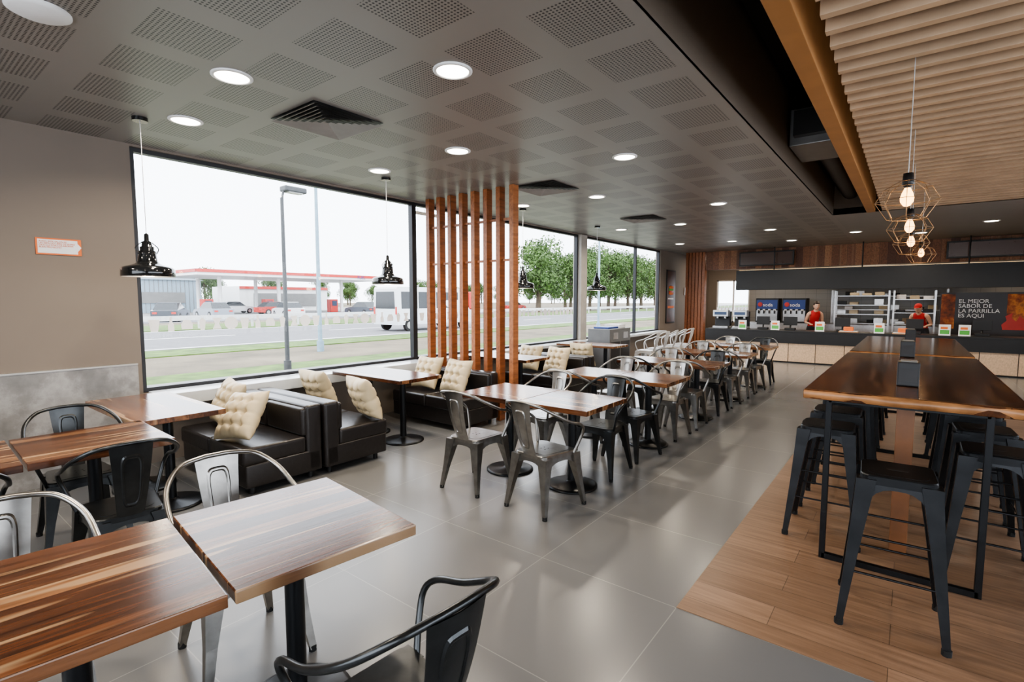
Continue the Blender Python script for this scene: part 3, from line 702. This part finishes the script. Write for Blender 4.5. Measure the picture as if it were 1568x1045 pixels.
# ---------------------------------------------------------------- people
def person(name,loc,rz,lean,shirt,cap=None,sc=1.):
    V=[];E=[];Rr=[]
    def rotp(p):
        p=Vector(p)
        if p.z>.95:
            a=-math.radians(lean); q=p-Vector((0,0,.95)); q=Matrix.Rotation(a,3,'X')@q; p=q+Vector((0,0,.95))
        return p
    def add(p,r,par=None,raw=False):
        V.append(Vector(p) if raw else rotp(p)); Rr.append(r if isinstance(r,tuple) else (r,r))
        if par is not None: E.append((par,len(V)-1))
        return len(V)-1
    pel=add((0,0,.94),(.14,.105)); roots=[pel]
    sp=add((0,0,1.08),(.125,.095),pel); chst=add((0,.01,1.27),(.15,.105),sp); nb=add((0,0,1.405),(.075,.065),chst); nk=add((0,.015,1.48),.048,nb); hd=add((0,.025,1.54),.055,nk)
    tips=[]
    for s in (-1,1):
        sh=add((s*.165,0,1.375),.055,nb); eb=add((s*.215,.03,1.11),.040,sh)
        e3=V[eb]; wr=add(e3+Vector((-s*.04,.2,-.03)),.026,eb,True); pm=add(V[wr]+Vector((-s*.01,.075,-.01)),(.036,.018),wr,True); tips.append((s,pm,V[pm].copy()))
        hp=add((s*.09,0,.88),.088,pel,True); kn=add((s*.1,.02,.5),.058,hp,True); an=add((s*.1,-.01,.09),.038,kn,True); add((s*.105,.14,.035),.034,an,True)
    for s,pm,P in tips:
        for k,(dx,ln) in enumerate(((-.026,.06),(-.009,.072),(.009,.068),(.026,.052))):
            a=add(P+Vector((dx,.0,0)),.009,None,True); roots.append(a)
            b=add(P+Vector((dx*1.1,.035+ln*.4,-.004)),.0085,a,True); add(P+Vector((dx*1.1,.035+ln*.9,-.025)),.007,b,True)
        a=add(P+Vector((-s*.02,-.03,0)),.010,None,True); roots.append(a); b=add(P+Vector((-s*.05,.0,-.008)),.0095,a,True); add(P+Vector((-s*.055,.03,-.018)),.008,b,True)
    me=bpy.data.meshes.new('t'); me.from_pydata(V,E,[]); o=bpy.data.objects.new('t',me); scene.collection.objects.link(o)
    sk=o.modifiers.new('s','SKIN'); 
    for i,sv in enumerate(me.skin_vertices[0].data): sv.radius=Rr[i]; sv.use_root=(i in roots)
    sb_=o.modifiers.new('u','SUBSURF'); sb_.levels=2; sb_.render_levels=2
    dg=bpy.context.evaluated_depsgraph_get(); ev=o.evaluated_get(dg); em=bpy.data.meshes.new_from_object(ev)
    bpy.data.objects.remove(o)
    m=MB(); mats=[skin_m,shirt,dkcloth_m,blackp_m]
    for q in mats: m.mi(q)
    t=bmesh.new(); t.from_mesh(em)
    neck=V[nk]; 
    for f in t.faces:
        c=f.calc_center_median(); f.smooth=True
        elbow_far=abs(c.x)>.12 and c.y>V[eb].y+.03
        if c.z<.1: k=3
        elif c.z<.97 and abs(c.x)<.2 and not elbow_far: k=2
        elif (c-V[hd]).length<.085 or (c-neck).length<.06: k=0
        elif elbow_far: k=0
        else: k=1
        f.material_index=k
    t.to_mesh(em); t.free(); m.bm.from_mesh(em)
    hc=V[hd]+Vector((0,.015,.075)); 
    T=Matrix.Translation(hc)@Matrix.Rotation(-math.radians(lean*.4),4,'X')
    m.ell((0,0,0),(.073,.092,.112),skin_m,24,T); m.ell((0,.035,-.06),(.05,.05,.045),skin_m,16,T)
    m.ell((0,.096,-.015),(.012,.018,.02),skin_m,10,T); m.ell((0,.085,-.05),(.024,.01,.006),M('lips',(.4,.1,.09),.5),10,T)
    for s in (-1,1):
        m.ell((s*.028,.08,.012),(.012,.008,.008),white_m,10,T); m.ell((s*.028,.087,.012),(.006,.004,.006),blackp_m,8,T); m.ell((s*.028,.085,.032),(.016,.006,.004),hair_m,8,T)
        m.ell((s*.075,-.005,-.005),(.01,.02,.03),skin_m,10,T)
    if cap:
        m.ell((0,-.005,.05),(.08,.1,.075),cap,20,T); m.ell((0,.1,.045),(.06,.06,.008),cap,16,T); m.ell((0,-.03,-.01),(.075,.075,.09),hair_m,16,T)
    else:
        m.ell((0,-.022,.03),(.082,.088,.103),hair_m,24,T); m.ell((0,-.06,-.06),(.065,.05,.1),hair_m,16,T); m.ell((0,.045,.082),(.06,.04,.03),hair_m,14,T)
    me=m.mesh(name); return inst(name,me,loc,rz,sc=sc)
person('person_worker',(-2.05,15.75,0),205,24,redcloth_m,None,.93)
person('person_worker',(.25,16.15,0),165,38,redcloth_m,redcloth_m,.95)

# ---------------------------------------------------------------- exterior
GZ=-.08
m=MB(); m.box(-260,-5.96,-120,260,GZ-.1,GZ,dirt_m); m.obj('ground_outside',False)
m=MB(); m.box(-10.2,-5.97,-40,60,GZ,GZ+.03,conc_m); m.obj('sidewalk',False)
m=MB(); m.box(-8.3,-8.1,-20,40,GZ+.031,.42,conc_m,bev=.02); m.obj('low_parapet',False)
m=MB(); m.box(-31,-19.5,-120,240,GZ,GZ+.02,asph_m)
for y in range(-20,160,9): m.box(-25.3,-25.15,y,y+4,GZ+.02,GZ+.024,white_m)
m.box(-19.9,-19.75,-120,240,GZ+.02,GZ+.024,white_m); m.box(-30.8,-30.65,-120,240,GZ+.02,GZ+.024,white_m)
m.obj('road',False)
m=MB(); m.box(-38,-31.2,-120,240,GZ,GZ+.05,grass_m); m.box(-19.3,-17.2,-120,240,GZ,GZ+.03,grass_m); m.box(-12.8,-11,-120,240,GZ,GZ+.03,grass_m); m.obj('grass_verge',False)
m=MB(); m.box(-52,-42.5,-120,240,GZ,GZ+.02,asph_m); m.obj('service_road',False)
m=MB(); m.box(-110,-52.5,-10,70,GZ,GZ+.015,conc_m); m.obj('forecourt_paving',False)
m=MB()
m.box(-32.05,-32,-60,160,.45,.72,whitemet_m)
for y in range(-60,160,3): m.box(-32.15,-32.05,y,y+.12,GZ+.051,.7,whitemet_m)
m.obj('guard_rail',False)
m=MB()
m.box(-72,-60,22.5,47,4.3,4.95,white_m,bev=.03); m.box(-59.98,-59.9,22.5,47,4.6,4.95,red_m); m.box(-72,-60,22.4,22.48,4.6,4.95,red_m)
for y in (26,33,42):
    for x in (-63,-69): m.cyl((x,y,GZ+.03),(x,y,4.3),.22,white_m)
    m.box(-63.5,-62.5,y-2,y-.9,GZ+.03,1.7,red_m,bev=.05); m.box(-62.5,-62.45,y-1.8,y-1.1,.8,1.5,screen_m)
st_=m.obj('petrol_station_canopy'); text(st_,"FUEL",(-59.88,42.5,4.45),(PI/2,0,PI/2),.6,blue_m)
m=MB(); wm=M('warehouse_sheet',(.27,.35,.42),.6); m.box(-92,-76,12,29,GZ+.03,4.2,wm)
m.extr([(11.7,4.2),(29.3,4.2),(20.5,5.6)],'X',-92.3,-75.7,M('roof_sheet',(.34,.41,.47),.6))
m.box(-75.98,-75.9,14,18,GZ+.03,3.2,white_m); m.box(-75.98,-75.9,21,27,1.2,2.6,conc_m)
for k in range(34): m.box(-75.99,-75.95,12+k*.5,12.05+k*.5,GZ+.03,4.2,conc_m)
m.obj('warehouse')
m=MB(); m.box(-85,-76,34,48,GZ+.03,3.6,white_m); m.box(-75.98,-75.9,36,46,.6,2.6,conc_m); m.box(-76,-75.8,34,48,3.2,3.6,red_m); m.obj('station_shop')
def car(name,body,L=4.3,W=1.75,Hh=1.45,van=False):
    m=MB(); dk=M(name+'_glass',(.02,.025,.03),.1); w=W/2
    if van:
        prof=[(-L/2,.35),(L/2,.35),(L/2,.95),(L/2-.35,1.15),(L/2-1.0,Hh-.05),(L/2-1.3,Hh),(-L/2+.08,Hh),(-L/2,Hh-.1)]
        rings=[[Vector((s*w*(1 if z<1.2 else .93),y,z)) for y,z in prof] for s in (-1,1)]
        m.loft(rings,body,False)
        for s in (-1,1):
            xx=s*(w*.965+.012)
            for a,b in ((-L/2+.3,-L/2+1.4),(-L/2+1.5,-L/2+2.7),(-L/2+2.8,L/2-1.25)): m.poly([(xx,a,1.2),(xx,b,1.2),(xx*.985,b,Hh-.25),(xx*.985,a,Hh-.25)],dk)
        m.poly([(-w*.85,L/2-.3,1.2),(w*.85,L/2-.3,1.2),(w*.8,L/2-.95,Hh-.08),(-w*.8,L/2-.95,Hh-.08)],dk)
        m.poly([(-w*.8,-L/2-.01,1.2),(w*.8,-L/2-.01,1.2),(w*.75,-L/2-.005,Hh-.25),(-w*.75,-L/2-.005,Hh-.25)],dk)
        for s in (-1,1): m.box(s*w*.9-.06,s*w*.9+.06,-L/2-.02,-L/2+.05,.9,1.3,red_m)
    else:
        low=[(-L/2,.3),(L/2,.3),(L/2,.62),(L/2-.2,.78),(L/2-1.1,.9),(-L/2+.5,.92),(-L/2,.85)]
        m.loft([[Vector((s*w,y,z)) for y,z in low] for s in (-1,1)],body,False)
        cab=[(L/2-1.2,.88),(L/2-1.85,Hh-.03),(L/2-2.2,Hh),(-L/2+1.0,Hh-.03),(-L/2+.35,.9)]
        m.loft([[Vector((-w*.93,y,z)) if z<1 else Vector((-w*.75,y,z)) for y,z in cab],[Vector((w*.93,y,z)) if z<1 else Vector((w*.75,y,z)) for y,z in cab]],dk,False)
        m.box(-w*.74,w*.74,-L/2+1.0,L/2-2.0,Hh-.04,Hh+.01,body,bev=.015)
        for s in (-1,1):
            m.box(s*w*.7-.15,s*w*.7+.15,L/2-.02,L/2+.02,.55,.7,white_m); m.box(s*w*.7-.15,s*w*.7+.15,-L/2-.02,-L/2+.02,.6,.75,red_m)
    for s in (-1,1):
        for y in (-L/2+.8,L/2-.85):
            m.cyl((s*(w-.16),y,.32),(s*(w+.02),y,.32),.32,rubber_m,seg=20); m.cyl((s*(w+.02),y,.32),(s*(w+.03),y,.32),.19,steel_m,seg=14)
    return m.mesh(name)
def paint(n,c): return M(n,c,.25,.2,coat=.6,namt=.02)
cA=car('car_dark',paint('paint_dark',(.05,.06,.08))); cB=car('car_silver',paint('paint_silver',(.25,.28,.33))); cR=car('car_red',paint('paint_red',(.4,.03,.02))); cW=car('car_white',paint('paint_white',(.65,.66,.68)))
vn=car('minibus_white',paint('paint_van',(.62,.65,.68)),5.8,2.0,2.35,True)
z0=GZ+.021
for me,x,y,r in ((cA,-46,10.5,70),(cA,-46,15.3,60),(cB,-50,20,90),(cW,-48,26,80),(cR,-57,29.5,0),(cW,-66,29,0),(cB,-24,64,0),(cW,-27,75,0),(cR,-48,62,0),(cA,-47,34,90)):
    inst('car',me,(x,y,z0),r)
inst('minibus',vn,(-22.0,20.2,z0),0)
m=MB(); m.box(-1.2,1.2,-5,1.2,.9,3.0,whitemet_m,bev=.03); m.box(-1.1,1.1,-5,3,.5,.9,blackp_m); m.box(-1.2,1.2,1.5,3.2,.5,2.7,red_m,bev=.15); m.box(-1.1,1.1,3.19,3.22,1.6,2.4,screen_m); m.box(-1.22,1.22,1.9,2.9,1.6,2.3,screen_m)
for s in (-1,1):
    for y in (-4,-2.8,2.3): m.cyl((s*.9,y,.5),(s*1.2,y,.5),.5,rubber_m,seg=20)
tk=m.mesh('truck'); inst('truck',tk,(-45,46,z0),0)
def pole(name,x,y,h,r,mm,arm=0,head=True):
    m=MB(); m.cyl((x,y,GZ),(x,y,h),r,mm,r1=r*.7,seg=12); m.cyl((x,y,GZ),(x,y,GZ+.35),r*1.6,mm,seg=12)
    if arm:
        m.tube([(x,y,h-.1),(x,y+arm*.3,h+.12),(x,y+arm,h+.2)],r*.5,mm,8)
        if head: m.box(x-.13,x+.13,y+arm-.1,y+arm+.4,h+.14,h+.26,mm,bev=.03); m.box(x-.1,x+.1,y+arm,y+arm+.32,h+.13,h+.14,white_m)
    return m.obj(name)
bp_m=M('pole_blue_grey',(.22,.32,.40),.5); dk_m=M('pole_dark',(.06,.065,.07),.5)
pole('street_lamp',-10.8,5.8,3.8,.05,dk_m,.12)
pole('utility_pole',-15.2,9.3,5.3,.07,bp_m)
m=MB(); m.cyl((-17,16.0,GZ),(-17,15.9,5.9),.14,bark_m,r1=.1,seg=12); m.box(-17.05,-16.95,15.1,16.7,5.3,5.42,bark_m)
for k in (15.2,15.6,16.5): m.cyl((-17,k,5.42),(-17,k,5.55),.03,white_m,seg=8)
m.obj('utility_pole')
pole('street_lamp',-14,26,6,.07,bp_m,.8)
def tree(name,h,seed,nl=5200):
    rs=random.Random(seed); m=MB()
    m.tube([(0,0,0),(.1,.05,h*.25),(.0,.1,h*.5),(.1,0,h*.75)],h*.03,bark_m,8,r1=h*.01)
    cl=[]
    for k in range(16):
        a=rs.uniform(0,2*PI); zz=rs.uniform(.3,.88); rr=(1-abs(zz-.55)*1.3)*h*.3*rs.uniform(.4,1)
        c=Vector((rr*math.cos(a),rr*math.sin(a),h*zz)); cl.append((c,h*rs.uniform(.12,.2)))
        m.tube([(0,.05,h*max(.2,zz-.25)),tuple(c*.6+Vector((0,0,h*zz*.35))),tuple(c)],h*.008,bark_m,5,n=3,r1=.01)
    for k in range(nl):
        c,r=rs.choice(cl); d=Vector((rs.gauss(0,1),rs.gauss(0,1),rs.gauss(0,.8))); d.normalize(); p=c+d*r*rs.uniform(.65,1.08)
        u=Vector((rs.gauss(0,1),rs.gauss(0,1),rs.gauss(0,1))).normalized(); v_=u.cross(d)
        if v_.length<.1: continue
        v_.normalize(); s=h*rs.uniform(.012,.024)
        m.poly([p+u*s,p+v_*s*.6,p-u*s,p-v_*s*.6],leaf_m)
    return m.mesh(name,False)
t1=tree('tree_a',10,1); t2=tree('tree_b',10,5)
tl=[]
for k in range(10): tl.append((-40.2+random.uniform(-.8,.8),58+k*7,random.uniform(.85,1.1)))
for k in range(8): tl.append((-56+random.uniform(-2,2),80+k*9,random.uniform(1.0,1.3)))
for k in range(26): tl.append((random.uniform(-150,-125),-20+k*10,random.uniform(.7,1.0)))
for i,(x,y,s) in enumerate(tl): inst('tree',t1 if i%2 else t2,(x,y,GZ+.002),random.uniform(0,360),sc=s)

# ---------------------------------------------------------------- world / camera
w=bpy.data.worlds.new('World'); scene.world=w; w.use_nodes=True; nt=w.node_tree
bg=nt.nodes['Background']; bg.inputs[0].default_value=(.86,.92,1,1); bg.inputs[1].default_value=4.8
S=bpy.data.lights.new('sun','SUN'); S.energy=1.8; S.angle=math.radians(6); S.color=(1,.93,.82)
so=bpy.data.objects.new('sun',S); scene.collection.objects.link(so); so.rotation_euler=(math.radians(42),0,math.radians(25))
cam=bpy.data.cameras.new('camera'); cam.lens=17.95; cam.sensor_width=36; cam.clip_end=1000
co=bpy.data.objects.new('camera',cam); scene.collection.objects.link(co); co.location=(0,0,1.6); co.rotation_euler=(math.radians(90-4.6),0,math.radians(37.9))
scene.camera=co
scene.view_settings.view_transform='AgX'
try: scene.view_settings.look='AgX - Medium High Contrast'
except Exception: pass
scene.view_settings.exposure=.3
